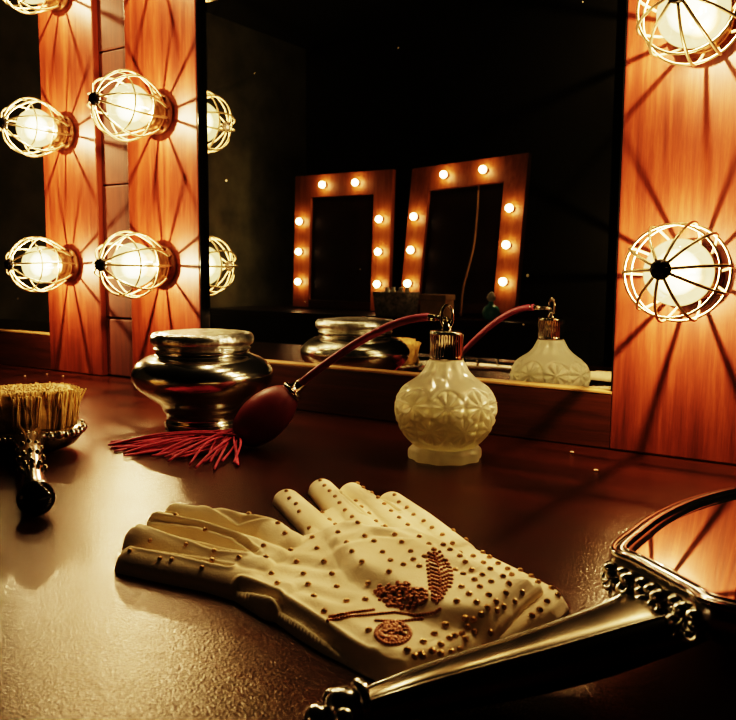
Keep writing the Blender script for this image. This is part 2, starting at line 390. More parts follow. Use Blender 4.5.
for i,T in enumerate(farT):
    c=far_map(T,([(0,.02,0)],[]))[0][0]
    t=empty('vanity_mirror',c); tag(t,['upright lit vanity mirror across the room, left one of the reflected pair','leaning lit vanity mirror across the room, right one of the reflected pair'][i],'mirror','lit vanity mirrors across the room')
    for s in (-1,1):
        a,b=sorted((s*.385,s*.248)); far_obj('post',T,box((a,0,.0),(b,.035,.84),.002),M['farwood'],t)
    far_obj('top_rail',T,box((-.248,0,.70),(.248,.035,.84),.002),M['farwood'],t)
    far_obj('bottom_rail',T,box((-.248,0,.0),(.248,.035,.05),.002),M['rail'],t)
    far_obj('mirror_glass',T,box((-.248,.02,.05),(.248,.026,.70),0),M['counter'],t)
    for (lx,lz),pn in zip(pos,posn):
        q=far_map(T,([(lx,-.03,lz),(lx,0,lz),(lx,-.02,lz)],[]))[0]
        ax=q[0]-q[1]
        o=empty('round_bulb',q[1]); tag(o,'small glowing globe, %s of the %s'%(pn,fam[i]),'light bulb','globe bulbs on the far vanity mirrors')
        obj('glass_globe',ball(q[1]+ax*1.05,.0200,16),M['farbulb'],o)
        obj('socket',lathe([(.016,.0),(.018,.004),(.014,.010),(.0005,.011)],q[1],ax,16),M['bronze'],o)
# counter across the room
ct=empty('far_counter',refl((-2.5,4.2,ZF))); tag(ct,'dark counter across the room carrying the two lit vanity mirrors','table')
def rbox(a,b,bv=.003):
    V,Fc=box(a,b,bv); V=V.copy(); V[:,1]=2*YM-V[:,1]; return V,Fc
obj('counter_top',rbox((-3.70,3.72,-.125),(-1.2,4.30,-.095)),M['counter'],ct,False)
obj('front_panel',rbox((-3.68,3.76,ZF),(-1.22,3.79,-.125)),M['wall_dark'],ct,False)
def vpt(px,py,z,y=None):   # point on the far counter, given where it shows in the mirror
    r=ray(px,py); k=(z-CH)/r[2] if abs(r[2])>1e-5 else 5; return CP+r*k
def vdep(px,py,d): p=CP+ray(px,py)*d; return p
# wicker basket, tan box, teal figurine, cord
p=vdep(396,306,4.5); zc0=-.095
b0=np.array([p[0],2*YM-p[1],zc0]); bk=empty('wicker_basket',b0); tag(bk,'grey wicker basket between the two far vanity mirrors, seen in the large mirror','basket')
def sqprof(c,w,d,h,flare=.02,t=.008):
    out=[];n=12;V=[];Fc=[]
    rings=[(w*.88,d*.88,0),(w,d,h*.8),(w*1.04,d*1.04,h),(w*.96,d*.96,h),(w*.84,d*.84,.01)]
    m=32
    for (a,b,z) in rings:
        for k in range(m):
            th=2*PI*k/m; ct_,st=math.cos(th),math.sin(th); e=.5
            V.append((c[0]+a*math.copysign(abs(ct_)**e,ct_),c[1]+b*math.copysign(abs(st)**e,st),c[2]+z))
    for i in range(len(rings)-1):
        for k in range(m): Fc.append((i*m+k,i*m+(k+1)%m,(i+1)*m+(k+1)%m,(i+1)*m+k))
    Fc.append(tuple(range(m))[::-1]); Fc.append(tuple(4*m+k for k in range(m)))
    return np.array(V),Fc
obj('basket_body',sqprof(b0,.125,.08,.13),M['wicker'],bk)
for k in (-.06,-.02,.03,.07):
    tag(obj('small_jar',lathe([(.012,0),(.016,.004),(.016,.05),(.010,.056),(.012,.060),(.012,.07),(.0005,.071)],b0+np.array([k,0,.086]),seg=14),M['white'],origin=b0+np.array([k,0,.086])),'small pale jar standing in the far wicker basket','jar','jars in the far basket')
p=vdep(437,306,4.25); c0=np.array([p[0],2*YM-p[1],zc0]); bx=empty('tan_box',c0); tag(bx,'small tan box on the far counter right of the basket','box')
obj('box_body',box(c0+[-.075,-.05,0],c0+[.075,.05,.095],.004),M['tanbox'],bx,False)
obj('lid',box(c0+[-.08,-.055,.0952],c0+[.08,.055,.125],.004),M['tanbox'],bx,False)
p=vdep(491,308,4.12); c0=np.array([p[0],2*YM-p[1],zc0]); fg=empty('perfume_flask',c0); tag(fg,'round teal flask with pale stopper in front of the leaning far mirror','bottle')
obj('flask_body',lathe(smoothprof([(.02,0),(.035,.01),(.045,.035),(.036,.065),(.016,.08),(.012,.095)],5),c0,seg=24),M['teal'],fg)
obj('stopper',lathe(smoothprof([(.011,.0955),(.02,.105),(.022,.12),(.010,.14),(.0005,.145)],4),c0,seg=18),M['white'],fg)
cp=[vdep(a,b,d) for a,b,d in ((479,182,4.40),(477,215,4.38),(474,245,4.36),(468,270,4.34),(463,290,4.32),(461,303,4.31))]
cp=[np.array([q[0],2*YM-q[1],q[2]]) for q in cp]; cp[-1][2]=-.088
tag(obj('hanging_cord',tube(cp,.006,8,smooth=5),M['cord'],origin=cp[-1]),'thin brown cord hanging in front of the leaning far mirror','cord')

# ------------------------------------------------------------------ silver jar
JC=atz(204,426,0.); JS=69.6/(CF/depth(JC+[0,0,.05]))/.0697; JZ=float((CP+ray(205,332)*((JC[:2]@ray(205,332)[:2])/(ray(205,332)[:2]@ray(205,332)[:2])))[2])/.0905
jar=empty('powder_jar',JC); tag(jar,'round tarnished silver powder jar with low lid, beside the maroon bulb','jar')
prof=[(.0005,.0005),(.036,.0005),(.0385,.002),(.0385,.006),(.0365,.009),(.0370,.013),(.040,.017),(.043,.0225),(.055,.031),(.0655,.040),(.0697,.0495),(.0672,.058),(.0585,.0655),(.0480,.0695),(.0462,.0725),(.0470,.0748)]
pp=[prof[0],prof[1]]+smoothprof(prof[2:],6); pp=[(a*JS,b*JZ) for a,b in pp]
obj('body',lathe(pp,JC,seg=72),M['silver'],jar)
pl=[(.0470,.0752),(.0478,.0756),(.0462,.0778),(.0495,.0800),(.0509,.0830),(.0506,.0865),(.0490,.0890),(.0475,.0900),(.0440,.0894),(.0425,.0893),(.040,.0905),(.02,.0925),(.0005,.0932)]
obj('lid',lathe([(a*JS,b*JZ) for a,b in [(.0005,.0752)]+smoothprof(pl,5)],JC,seg=72),M['engraved'],jar)

# ------------------------------------------------------------------ perfume atomizer
BC=np.array([-.3161,.6027,0.])
at=empty('perfume_atomizer',BC); tag(at,'cut glass perfume bottle with maroon squeeze bulb and tassel in front of the mirror','perfume bottle')
def star(r,h,t):
    d=0.
    if .0145<h<.067:
        env=min(1,(h-.0145)/.005,(.067-h)/.005); n=9; best=9;bu=bv=0
        for row,z0 in enumerate((.0295,.0500)):
            u=(t*n/(2*PI)-(row*.5)); k=round(u); du=(u-k)*2*PI/n*.040; dv=(h-z0)*1.1; q=du*du+dv*dv
            if q<best: best=q;bu=du;bv=dv
        rr=math.sqrt(best); ph=math.atan2(bv,bu)
        # eight wedge cuts radiating from each centre, meeting in a raised rim
        f=abs(((ph/(PI/4)+8)%1)-.5)*2                    # 0 mid-wedge, 1 on the cut
        d-=.0034*max(0,(f-.35)/.65)*min(1,rr/.0035)*min(1,max(0,(.0150-rr)/.004))
        d-=.0026*max(0,1-abs(rr-.0140)/.0022)
        d+=.0010*max(0,1-rr/.003)
        d*=env
    elif h>=.067: d+=.0011*math.cos(t*12)*min(1,(h-.067)/.006)*min(1,(.0845-h)/.006)
    elif h<.0115: d+=.0012*math.cos(t*10)
    return r+d
bp=[(.0298,.0008),(.0304,.003),(.0302,.0080),(.0280,.0108),(.0268,.0125),(.0300,.0150),(.0372,.0230),(.0420,.0330),(.0434,.0425),(.0420,.0520),(.0372,.0605),(.0290,.0668),(.0222,.0715),(.0175,.0768),(.0145,.0845)]
obj('glass_body',lathe([(.0005,.0008)]+smoothprof(bp,9)+[(.0005,.0846)],BC,seg=216,fn=star),M['glass'],at)
lp=smoothprof([(.016,.017),(.0325,.0240),(.0375,.0330),(.0388,.0400),(.0383,.0440)],5)
obj('perfume',lathe([(.0005,.017)]+lp+[(.0005,.0441)],BC,seg=64),M['liquid'],at)
kn=lambda r,h,t: r+(.00035*math.cos(t*36) if .0885<h<.1055 else 0)
obj('collar',lathe([(.0005,.0848),(.0138,.0848),(.0146,.0860),(.0140,.0875),(.0138,.0890),(.0138,.1050),(.0144,.1065),(.0140,.1085),(.0125,.1092),(.0005,.1092)],BC,seg=144,fn=kn),M['chrome'],at)
noz=lathe([(.0045,.1093),(.0045,.111),(.0032,.1120),(.0030,.1150),(.0005,.1155)],BC,seg=24)
lo=[]; 
for k in range(29):
    a=2*PI*k/28; lo.append(BC+CR*[1,1,0]*.0047*math.sin(a)+np.array([0,0,.1205])+np.array([0,0,.0098])*(-math.cos(a)) )
noz=merge(noz,tube(lo,.00135,8,False))
obj('nozzle_loop',noz,M['chrome'],at)
dB=depth(BC)
bulbC=atz(265,416,.0285); dK=depth(bulbC)
tip_=BC+np.array([0,0,.1185]); n0=atd(428,317,dB+.0)
obj('connector',merge(tube([tip_,n0],.0023,12),tube([tip_+(n0-tip_)*.62,n0*1.0+(n0-tip_)*.18],.0031,12)),M['chrome'],at)
ax=atd(293,391,dK)-bulbC; ax/=np.linalg.norm(ax)
ax=ax+np.array([0,0,0.]); 
ptsx=[(429,317),(412,319),(395,324),(375,333),(352,346),(330,361),(310,376),(297,387)]
tp=[]
for i,(a,b) in enumerate(ptsx):
    s=i/(len(ptsx)-1); tp.append(atd(a,b,dB*(1-s)+dK*s))
obj('rubber_tube',tube(tp,.0036,14,smooth=6),M['tube'],at)
e0=bulbC+ax*.033
obj('bulb_ferrule',lathe([(.0045,-.003),(.0105,-.002),(.0112,.000),(.0100,.0022),(.0058,.0035),(.0048,.012),(.0044,.013)],e0,ax,28),M['chrome'],at)
bpf=smoothprof([(.0005,-.0325),(.0075,-.031),(.0150,-.0245),(.0195,-.0130),(.0208,-.001),(.0190,.0135),(.0150,.0235),(.0105,.0300),(.0080,.0325)],7)
obj('squeeze_bulb',lathe(bpf,bulbC,ax,48),M['rubber'],at)
th=[]
s0=bulbC-ax*.0315
for k in range(64):
    if k<52:
        ex=rng.uniform(111,200); ey=446+ (ex-111)*.22*rng.rand()+rng.uniform(-4,5)
        if k%3==0: ex=rng.uniform(108,140); ey=rng.uniform(444,460)
    else: ex=rng.uniform(190,240); ey=rng.uniform(455,470)
    e=atz(ex,ey,.0015)
    m1=atz(236+rng.uniform(-7,3),437+rng.uniform(-5,6),rng.uniform(.004,.012)); m1=s0*.45+m1*.55+np.array([0,0,rng.uniform(0,.007)])
    t=rng.uniform(.3,.6); m2=m1*(1-t)+e*t+np.array([rng.uniform(-.006,.006),rng.uniform(-.006,.006),0]); m2[2]=rng.uniform(.003,.014)
    e[2]=rng.uniform(.0012,.0035)
    for q in (m1,m2): q[2]=max(q[2],.0016)
    th.append(tube([s0+rng.normal(0,.0012,3),m1,m2,e],.00105,6,smooth=6))
th.append(ball(s0-ax*.002,.0045,14))
for v,_ in th: v[:,2]=np.maximum(v[:,2],.0004)
obj('tassel',merge(*th),M['tassel'],at)

# ------------------------------------------------------------------ gloves (height fields cut along a smooth outline)
def seg_d(X,Y,a,b):
    d=b-a; t=np.clip(((X-a[0])*d[0]+(Y-a[1])*d[1])/(d@d),0,1)
    return np.hypot(X-a[0]-t*d[0],Y-a[1]-t*d[1]),t
def chain_sd(X,Y,pts,rs):
    o=np.full(X.shape,9.)
    for i in range(len(pts)-1):
        d,t=seg_d(X,Y,pts[i],pts[i+1]); o=np.minimum(o,d-(rs[i]*(1-t)+rs[i+1]*t))
    return o
def line_d(X,Y,pts):
    o=np.full(X.shape,9.)
    for i in range(len(pts)-1): o=np.minimum(o,seg_d(X,Y,pts[i],pts[i+1])[0])
    return o
def poly_sd(X,Y,P):
    d=np.full(X.shape,9.); ins=np.zeros(X.shape,bool)
    for i in range(len(P)):
        a=P[i];b=P[(i+1)%len(P)]; d=np.minimum(d,seg_d(X,Y,a,b)[0])
        c=((a[1]>Y)!=(b[1]>Y)); 
        with np.errstate(divide='ignore',invalid='ignore'): xx=(b[0]-a[0])*(Y-a[1])/(b[1]-a[1])+a[0]
        ins^=c&(X<xx)
    return np.where(ins,-d,d)
def blur(A,n=1):
    for _ in range(n):
        A=np.pad(A,1,'edge'); A=(A[:-2,1:-1]+A[2:,1:-1]+A[1:-1,:-2]+A[1:-1,2:]+4*A[1:-1,1:-1])/8
    return A
def xy(px,z): return np.array([atz(q[0],q[1],q[2] if len(q)>2 else z)[:2] for q in px])
G=.0008
gx=np.arange(-.40,-.09,G); gy=np.arange(.215,.505,G); GX,GY=np.meshgrid(gx,gy)
class Field:
    def __init__(s,sd,B,T): s.sd,s.B,s.T=sd,B,T
    def top(s,x,y):
        i=(y-gy[0])/G; j=(x-gx[0])/G; i0=int(np.clip(i,0,len(gy)-2)); j0=int(np.clip(j,0,len(gx)-2)); fi,fj=i-i0,j-j0
        Z=s.B+s.T; return float((Z[i0,j0]*(1-fj)+Z[i0,j0+1]*fj)*(1-fi)+(Z[i0+1,j0]*(1-fj)+Z[i0+1,j0+1]*fj)*fi)
    def sdv(s,x,y): return float(s.sd[int(np.clip(round((y-gy[0])/G),0,len(gy)-1)),int(np.clip(round((x-gx[0])/G),0,len(gx)-1))])
    def pt(s,px,py):
        z=.01
        for _ in range(8):
            p=atz(px,py,z); z=.5*z+.5*s.top(p[0],p[1])
        return np.array([p[0],p[1],s.top(p[0],p[1])])
    def normal(s,x,y):
        e=.0012; return np.array([-(s.top(x+e,y)-s.top(x-e,y))/(2*e),-(s.top(x,y+e)-s.top(x,y-e))/(2*e),1.])
def field_mesh(f):
    sd=f.sd; ny,nx=sd.shape; gyd,gxd=np.gradient(sd,G)
    nrm=np.hypot(gxd,gyd)+1e-9
    keep=sd<0
    cell=keep[:-1,:-1]&keep[1:,:-1]&keep[:-1,1:]&keep[1:,1:]
    used=np.zeros_like(keep); used[:-1,:-1]|=cell;used[1:,:-1]|=cell;used[:-1,1:]|=cell;used[1:,1:]|=cell
    cnt=np.zeros(keep.shape,int); cnt[:-1,:-1]+=cell;cnt[1:,:-1]+=cell;cnt[:-1,1:]+=cell;cnt[1:,1:]+=cell
    bd=used&(cnt<4)
    X=GX.copy();Y=GY.copy()
    st=np.clip(-sd,0,1.6*G); X[bd]+=(gxd/nrm*st)[bd]; Y[bd]+=(gyd/nrm*st)[bd]
    idx=-np.ones(keep.shape,int); idx[used]=np.arange(used.sum()); nu=int(used.sum())
    Tt=f.T.copy(); Tt[bd]=0
    zt=(f.B+Tt)[used]; zb=f.B[used]
    V=np.vstack([np.c_[X[used],Y[used],zt],np.c_[X[used],Y[used],zb]])
    # boundary verts shared: remap bottom boundary to top
    rm=np.arange(2*nu); b=bd[used]; rm[nu:][b]=np.arange(nu)[b]
    Fc=[]
    ii,jj=np.nonzero(cell)
    a=idx[ii,jj];b_=idx[ii,jj+1];c=idx[ii+1,jj+1];d=idx[ii+1,jj]
    for q in zip(a,b_,c,d): Fc.append(q)
    for q in zip(rm[d+nu],rm[c+nu],rm[b_+nu],rm[a+nu]):
        Fc.append(q)
    u=np.unique(np.array(Fc)); mp=-np.ones(2*nu,int); mp[u]=np.arange(len(u))
    Fc=[tuple(mp[list(q)]) for q in Fc]; Fc=[q for q in Fc if len(set(q))==4]
    return V[u],Fc
def prof(d,R): q=np.clip(d/R,0,1); return np.sqrt(np.clip(1-(1-q)**2,0,1))
def build_glove(fingers,palm,zp,base,inset,tfin,tpalm,creases,wr):
    """fingers: list of (px points, radii, z); palm polygon px."""
    P=xy(palm,zp); psd=blur(poly_sd(GX,GY,P),14)
    sd=psd.copy(); T=np.zeros(GX.shape)
    d=-psd
    Tp=tpalm*.45*prof(d,.0035)+tpalm*.55*prof(d-inset,.006)
    wx=wr*(np.sin(GX*150+GY*95+1.3*np.sin(GY*70))*.5+np.sin(GX*62-GY*180+2*np.sin(GX*55))*.5)
    Tp=Tp+wx*prof(d-.004,.012)
    Tp=Tp*(.25+.75*np.clip((GX+.285)/.035,0,1)) if len(creases)>4 else Tp
    Bf=base
    T=np.where(psd<0,Tp,0)
    for px,rs,z,tt in fingers:
        c=xy(px,z); s=blur(chain_sd(GX,GY,c,rs),3); sd=np.minimum(sd,s)
        r=max(rs); h=tt*prof(-s,r*.95) ; T=np.maximum(T,np.where(s<0,h+0*s,0))
    for px,z,w,dep in creases:
        dl=line_d(GX,GY,xy(px,z)); T=T-dep*np.exp(-(dl/w)**2)+dep*.45*np.exp(-((dl-w*1.9)/w)**2)*(T>0)
    T=np.where(sd<0,np.maximum(T,.0008),0); T=blur(T,1)
    sd2=blur(sd,2)
    return Field(sd2,Bf,T)
flat=np.full(GX.shape,.0006)
low=build_glove([([(287,492),(318,520),(350,545)],[.0100,.0108,.012],.008,.0095),([(322,483),(345,507),(375,535)],[.0102,.011,.012],.008,.0105),
                 ([(352,486),(380,508),(410,535)],[.0098,.011,.012],.008,.0100),([(392,495),(420,515),(455,545)],[.0098,.011,.013],.007,.0090)],
     [(300,520),(345,500),(385,500),(412,508),(440,525),(480,549),(530,573),(563,590),(571,600),(560,612),(500,645),(440,640),(350,590),(310,550)],
     .006,flat,.002,.0095,.0075,[([(340,498),(365,520)],.006,.0012,.003),([(372,497),(398,515)],.006,.0012,.003)],.0002)
# top glove rests on the lower one; its free fingers puff up towards the back
lt=np.where(low.sd<.002,low.B+low.T,0.); lt=blur(np.maximum(lt,0),22)
Ftop=[([(130,559),(171,567),(215,575),(252,584),(285,600)],[.0082,.0092,.0098,.0110,.013],.006,.0120),
      ([(137,535),(171,546),(222,559),(260,568)],[.0084,.0092,.0096,.012],.011,.0135),
      ([(158,519),(200,529),(245,542),(275,555)],[.0078,.0088,.0094,.012],.014,.0130),
      ([(174,509),(220,516),(268,526),(290,540)],[.0072,.0084,.0094,.012],.016,.0125)]
c1=xy(Ftop[0][0][:3],.006); dirv=c1[2]-c1[0]; dirv/=np.linalg.norm(dirv); nv=np.array([-dirv[1],dirv[0]])
off=(GX-c1[0][0])*nv[0]+(GY-c1[0][1])*nv[1]
rise=np.clip(off/.055,0,1)*.0075*np.clip((-.20-GX)/.05,0,1)
baseT=np.maximum(lt+.0006,.0008+blur(rise,10))
crs=[([(238,583),(277,600),(312,622),(347,644),(385,664),(410,668)],.009,.0013,.0034),
     ([(128,545),(150,550),(185,557),(231,567)],.012,.0011,.0030),
     ([(136,521),(171,534),(217,548),(246,552)],.016,.0011,.0034),
     ([(152,514),(200,524),(235,534),(256,545)],.018,.0010,.0034),
     ([(205,508),(240,520),(282,522)],.018,.0012,.0020),
     ([(255,548),(285,560),(330,566)],.014,.0040,.0010),
     ([(300,528),(350,522),(400,530),(430,545)],.018,.0045,.0012),
     ([(340,545),(375,536),(405,540)],.018,.0035,.0014),
     ([(260,575),(320,612),(370,640)],.012,.0030,.0009),
     ([(300,585),(345,596)],.014,.0040,.0010),
     ([(430,560),(470,575)],.018,.0040,.0010)]
top=build_glove(Ftop,[(226,584),(245,596),(270,612),(295,630),(320,645),(342,656),(366,669),(388,678),(404,681),(430,671,.006),(446,665,.008),(481,643,.011),(511,614,.013),(527,596,.014),(546,581,.014),(541,575,.016),(511,572,.019),(478,553,.02),(448,535,.02),(418,521,.021),(380,516,.022),(345,516,.022),(315,519,.022),(285,521,.02),(262,522,.018),(240,545)],
     .004,baseT,.0030,.0125,.0110,crs,.00025)
def beads(f,pts,rad,sq=.75,seg=8):
    out=[]
    for (x,y),r in zip(pts,rad):
        z=f.top(x,y); n=f.normal(x,y); out.append(ball((x,y,z+r*.25),r,seg,(1,1,sq),ax=tuple(n) if abs(n[0])+abs(n[1])>1e-4 else (0,0,1)))
    return merge(*out)
ca=np.array(top.pt(545,582)[:2]); cb=np.array(top.pt(404,678)[:2])   # cuff edge ends
cd_=(cb-ca)/np.linalg.norm(cb-ca); cn=np.array([cd_[1],-cd_[0]]) 
if cn@(np.array(top.pt(200,540)[:2])-ca)<0: cn=-cn
def stud_points(f,lo,embpoly=None,edge=.004,u0=.013):
    pts=[];rad=[]
    u=u0; row=0
    while u<.25:
        dense=u<.048; sp=.0092 if dense else .0165; k=0
        v=-.12+(row%2)*sp/2
        while v<.24:
            p=ca+cn*u+cd_*v+rng.normal(0,.0006,2); v+=sp
            if not(gx[0]<p[0]<gx[-1] and gy[0]<p[1]<gy[-1]): continue
            if f.sdv(*p)>-edge: continue
            if embpoly is not None and poly_sd(np.array([[p[0]]]),np.array([[p[1]]]),embpoly)[0,0]<.001: continue
            if lo is not None and lo.sdv(*p)<.003: continue
            pts.append(p);rad.append(.00165 if dense else .0016)
        u+=sp*(.78 if dense else .72); row+=1
    return pts,rad
emb=np.array([top.pt(a,b)[:2] for a,b in [(328,616),(372,600),(378,582),(405,572),(425,575),(430,552),(440,552),(455,580),(452,608),(432,625),(414,640),(385,648),(372,628),(330,626)]])
gt=empty('beaded_glove',(-.24,.33,0)); tag(gt,'cream fabric glove with bead flower embroidery, the upper one of the pair','glove','pair of beaded gloves')
obj('glove_fabric',field_mesh(top),M['fabric'],gt)
sp_,sr_=stud_points(top,None,emb,.0075,-.024)
obj('bead_pattern',beads(top,sp_,sr_),M['bead'],gt)
gl=empty('beaded_glove',(-.25,.40,0)); tag(gl,'cream fabric glove lying underneath, only fingertips and cuff corner showing','glove','pair of beaded gloves')
obj('glove_fabric',field_mesh(low),M['fabric'],gl)
fs_=[top.pt(a,b)[:2] for a,b in ((143,527),(155,514),(178,514),(176,534),(205,531),(205,522),(234,523),(160,559),(202,568),(214,552),(236,534),(126,531),(186,545),(150,541),(130,551),(172,573))]
fs_=[p for p in fs_ if top.sdv(*p)<-.0015]
obj('finger_bead_pattern',beads(top,fs_,[.0014]*len(fs_)),M['bead'],gt)
sp2,sr2=stud_points(low,top,None,.003,-.035)
obj('bead_pattern',beads(low,sp2,sr2),M['bead'],gl)
# cuff hem beads (two rows along the cuff edge)
hem=[];hr=[]
for dx_,dy_ in ((0,0),(-9,-7)):
    hp_=[(537,580),(522,592),(505,609),(476,635),(442,657),(414,668)]
    for (p0,p1) in zip(hp_[:-1],hp_[1:]):
        n=max(1,int(math.hypot(p1[0]-p0[0],p1[1]-p0[1])/8.5))
        for k in range(n):
            q=top.pt(p0[0]+(p1[0]-p0[0])*k/n+dx_,p0[1]+(p1[1]-p0[1])*k/n+dy_); hem.append(q[:2]+rng.normal(0,.0005,2))
hem=[p for p in hem if top.sdv(*p)<-.001]; hr=[.0016]*len(hem)
obj('hem_beads',beads(top,hem,hr),M['bead'],gt)
# embroidery: stem, fern leaf, flower head, bud
ep=[];er=[]
def eadd(px,py,r): p=top.pt(px,py); ep.append(p[:2]); er.append(r)
def eline(pts,step,r,jit=0):
    for (a,b) in zip(pts[:-1],pts[1:]):
        a=np.array(a,float);b=np.array(b,float);n=max(1,int(np.linalg.norm(b-a)/step))
        for k in range(n): q=a+(b-a)*k/n+rng.normal(0,jit,2); eadd(q[0],q[1],r)
eline([(328,621),(350,617),(372,615),(395,613),(415,616),(435,613),(442,608)],2.6,.00095)
eline([(330,617),(352,613),(376,610)],2.6,.0009); eline([(376,621),(400,622),(425,619)],3,.0009)
sp0=[(434,553),(438,565),(440,578),(440,592),(436,606)]
eline(sp0,2.5,.0009)
for k in range(13):
    t=k/12; x=434+6*math.sin(t*2.6); y=556+t*46; w=5+10*math.sin(PI*(.15+.75*t))
    eline([(x,y),(x+w*.6,y-3.5),(x+w,y-2.5)],2.4,.0010); eline([(x,y),(x-w*.55,y-2.5),(x-w*.9,y)],2.4,.0010)
for k in range(150):
    a=rng.uniform(0,2*PI); r=math.sqrt(rng.rand()); eadd(401+26*r*math.cos(a)+3*r*math.sin(a),596+13.5*r*math.sin(a),rng.uniform(.0009,.0015))
for a in np.arange(0,2*PI,.2): eadd(393+17*math.cos(a),634+11*math.sin(a),.0011)
for k in range(60):
    a=rng.uniform(0,2*PI); r=math.sqrt(rng.rand())*.85; eadd(393+17*r*math.cos(a),634+11*r*math.sin(a),rng.uniform(.0009,.0015))
eline([(398,622),(395,628),(392,634)],2.4,.0010)
obj('embroidery',beads(top,ep,er,.9),M['emb'],gt)

# ------------------------------------------------------------------ clothes brush on its back
bp0=atz(36,498,.0125); hd=atz(27,432,.022)
bh=np.array([hd[0],hd[1]])-bp0[:2]; bh/=np.linalg.norm(bh); bs=np.array([bh[1],-bh[0]])   # bh away from camera, bs to the right
hc=np.array([*(hd[:2]+bh*.028),0.])
br=empty('clothes_brush',(hc[0],hc[1],0)); tag(br,'silver-backed brush with tan bristles up and black ball end, at the left edge','brush')
def oval(c,a,b,rings,seg=56,pw=.8):
    V=[];Fc=[]
    for (s,z) in rings:
        for k in range(seg):
            t=2*PI*k/seg; ct_,st=math.cos(t),math.sin(t)
            q=bs*(a*s)*math.copysign(abs(ct_)**pw,ct_)+bh*(b*s)*math.copysign(abs(st)**pw,st)
            V.append((c[0]+q[0],c[1]+q[1],z))
    m=len(rings)
    for i in range(m-1):
        for k in range(seg): Fc.append((i*seg+k,i*seg+(k+1)%seg,(i+1)*seg+(k+1)%seg,(i+1)*seg+k))
    Fc.append(tuple(range(seg))[::-1]);Fc.append(tuple((m-1)*seg+k for k in range(seg)))
    return np.array(V),Fc
obj('back_plate',oval(hc,.0475,.040,[(.3,.0008),(.6,.002),(.85,.007),(.97,.014),(1.,.018),(.985,.021),(.95,.0225),(.3,.0226)]),M['silver_dark'],br)
orn=[]
for k in range(40):
    t=2*PI*k/40; ct_,st=math.cos(t),math.sin(t)
    q=bs*.0468*math.copysign(abs(ct_)**.8,ct_)+bh*.0395*math.copysign(abs(st)**.8,st)
    orn.append(ball((hc[0]+q[0],hc[1]+q[1],.0185+.001*(k%2)),.0030+.0008*(k%2),10))
obj('beaded_rim',merge(*orn),M['silver'],br)
bb=[oval(hc,.0345,.026,[(1.,.0226),(1.08,.036),(1.14,.0515),(1.10,.0545),(.9,.0555),(.3,.0558)],pw=.7)]
for i in range(15):
    for j in range(9):
        u=(i-7)/7.;v=(j-4)/4.
        if abs(u)**3+abs(v)**3>1.02: continue
        x=hc[:2]+bs*u*.0385+bh*v*.031
        for k in range(16):
            o_=rng.normal(0,.0016,2); e_=rng.normal(0,.0024,2)
            top_=.056-.0035*(abs(u)**5+abs(v)**5)+rng.uniform(-.0012,.0008)
            fl=1.05
            bb.append(tube([(x[0]+o_[0],x[1]+o_[1],.0225),(hc[0]+(x[0]-hc[0])*fl+o_[0]*1.1+e_[0]*.5,hc[1]+(x[1]-hc[1])*fl+o_[1]*1.1+e_[1]*.5,.040),(hc[0]+(x[0]-hc[0])*fl*1.02+o_[0]+e_[0]*1.3,hc[1]+(x[1]-hc[1])*fl*1.02+o_[1]+e_[1]*1.3,top_)],[.0008,.0009,.0008],5))
bo=obj('bristles',merge(*bb),M['bristle'],br); 
h0=np.array([*(hc[:2]-bh*.036),.0165]); h1=bp0.copy(); 
hp=[h0+np.array([0,0,.0])]; hr_=[.0135]
for s,r,dz in ((.12,.0115,.002),(.28,.0095,.003),(.5,.0085,.0035),(.72,.0075,.002),(.88,.0080,0),(.96,.0060,0)):
    q=h0*(1-s)+h1*s; q[2]+=dz; hp.append(q); hr_.append(r)
obj('handle',tube(hp,hr_,20,smooth=5),M['silver'],br)
eo=[]
for s in (.16,.34,.52,.70):
    q=h0*(1-s)+h1*s; 
    for a in np.arange(-1.2,1.3,.6): eo.append(ball(q+np.array([*(bs*math.sin(a)*.0088),.003+math.cos(a)*.0088]),.0024,10))
obj('relief_pattern',merge(*eo),M['silver_dark'],br)
axh=np.array([*(-bh),0.])
obj('ball_end',merge(ball(bp0,.0118,32,(1,1,.86),ax=tuple(axh)),ring(bp0-axh*.0085,tuple(axh),.0085,.0018,32,8)),M['black'],br)

# ------------------------------------------------------------------ hand mirror
K=atz(312,714,.008);J=atz(668,600,.030); TL=math.tan(math.radians(5.))
ua=(J-K)[:2];ua/=np.linalg.norm(ua);va=np.array([-ua[1],ua[0]])
ZH=.042
hm=empty('hand_mirror',(J[0]+ua[0]*.1,J[1]+ua[1]*.1,0)); tag(hm,'ornate silver hand mirror lying face up in the bottom right corner','hand mirror')
def loc(px,py,z):
    zz=z
    for _ in range(30): w=atz(px,py,zz)[:2]-J[:2]; zz=.6*zz+.4*(z-TL*(w@ua))
    return (w@ua,w@va)
half=[loc(612,546,ZH),loc(630,529,ZH),loc(655,512,ZH),loc(690,497,ZH),loc(736,486,ZH)]
uo,vo_=half[-1]; half+= [(uo+.035,vo_+.004),(uo+.070,vo_-.012),(uo+.095,vo_-.042),(uo+.103,0.)]
half=[(half[0][0]-.001,0.),(half[0][0]-.0005,half[0][1]*.55)]+half
sm=smoothprof([half[1],half[1]]+half[2:],6)[6:]
outl=[(p[0],p[1]) for p in sm]; outl=outl+[(p[0],-p[1]) for p in outl[::-1][1:]]
OL=np.array(outl)
def inset(P,d):
    n=len(P);o=[]
    for i in range(n):
        t=P[(i+1)%n]-P[i-1];t/=np.linalg.norm(t)+1e-9; nn=np.array([t[1],-t[0]])
        o.append(P[i]+nn*d)
    return np.array(o)
cen=OL.mean(0)
sgn=1 if np.linalg.norm(inset(OL,.002)[5]-cen)<np.linalg.norm(OL[5]-cen) else -1
def hw(P,z): return [np.array([*(J[:2]+ua*p[0]+va*p[1]),max(z-TL*p[0],.0008+z*.02)]) for p in P]
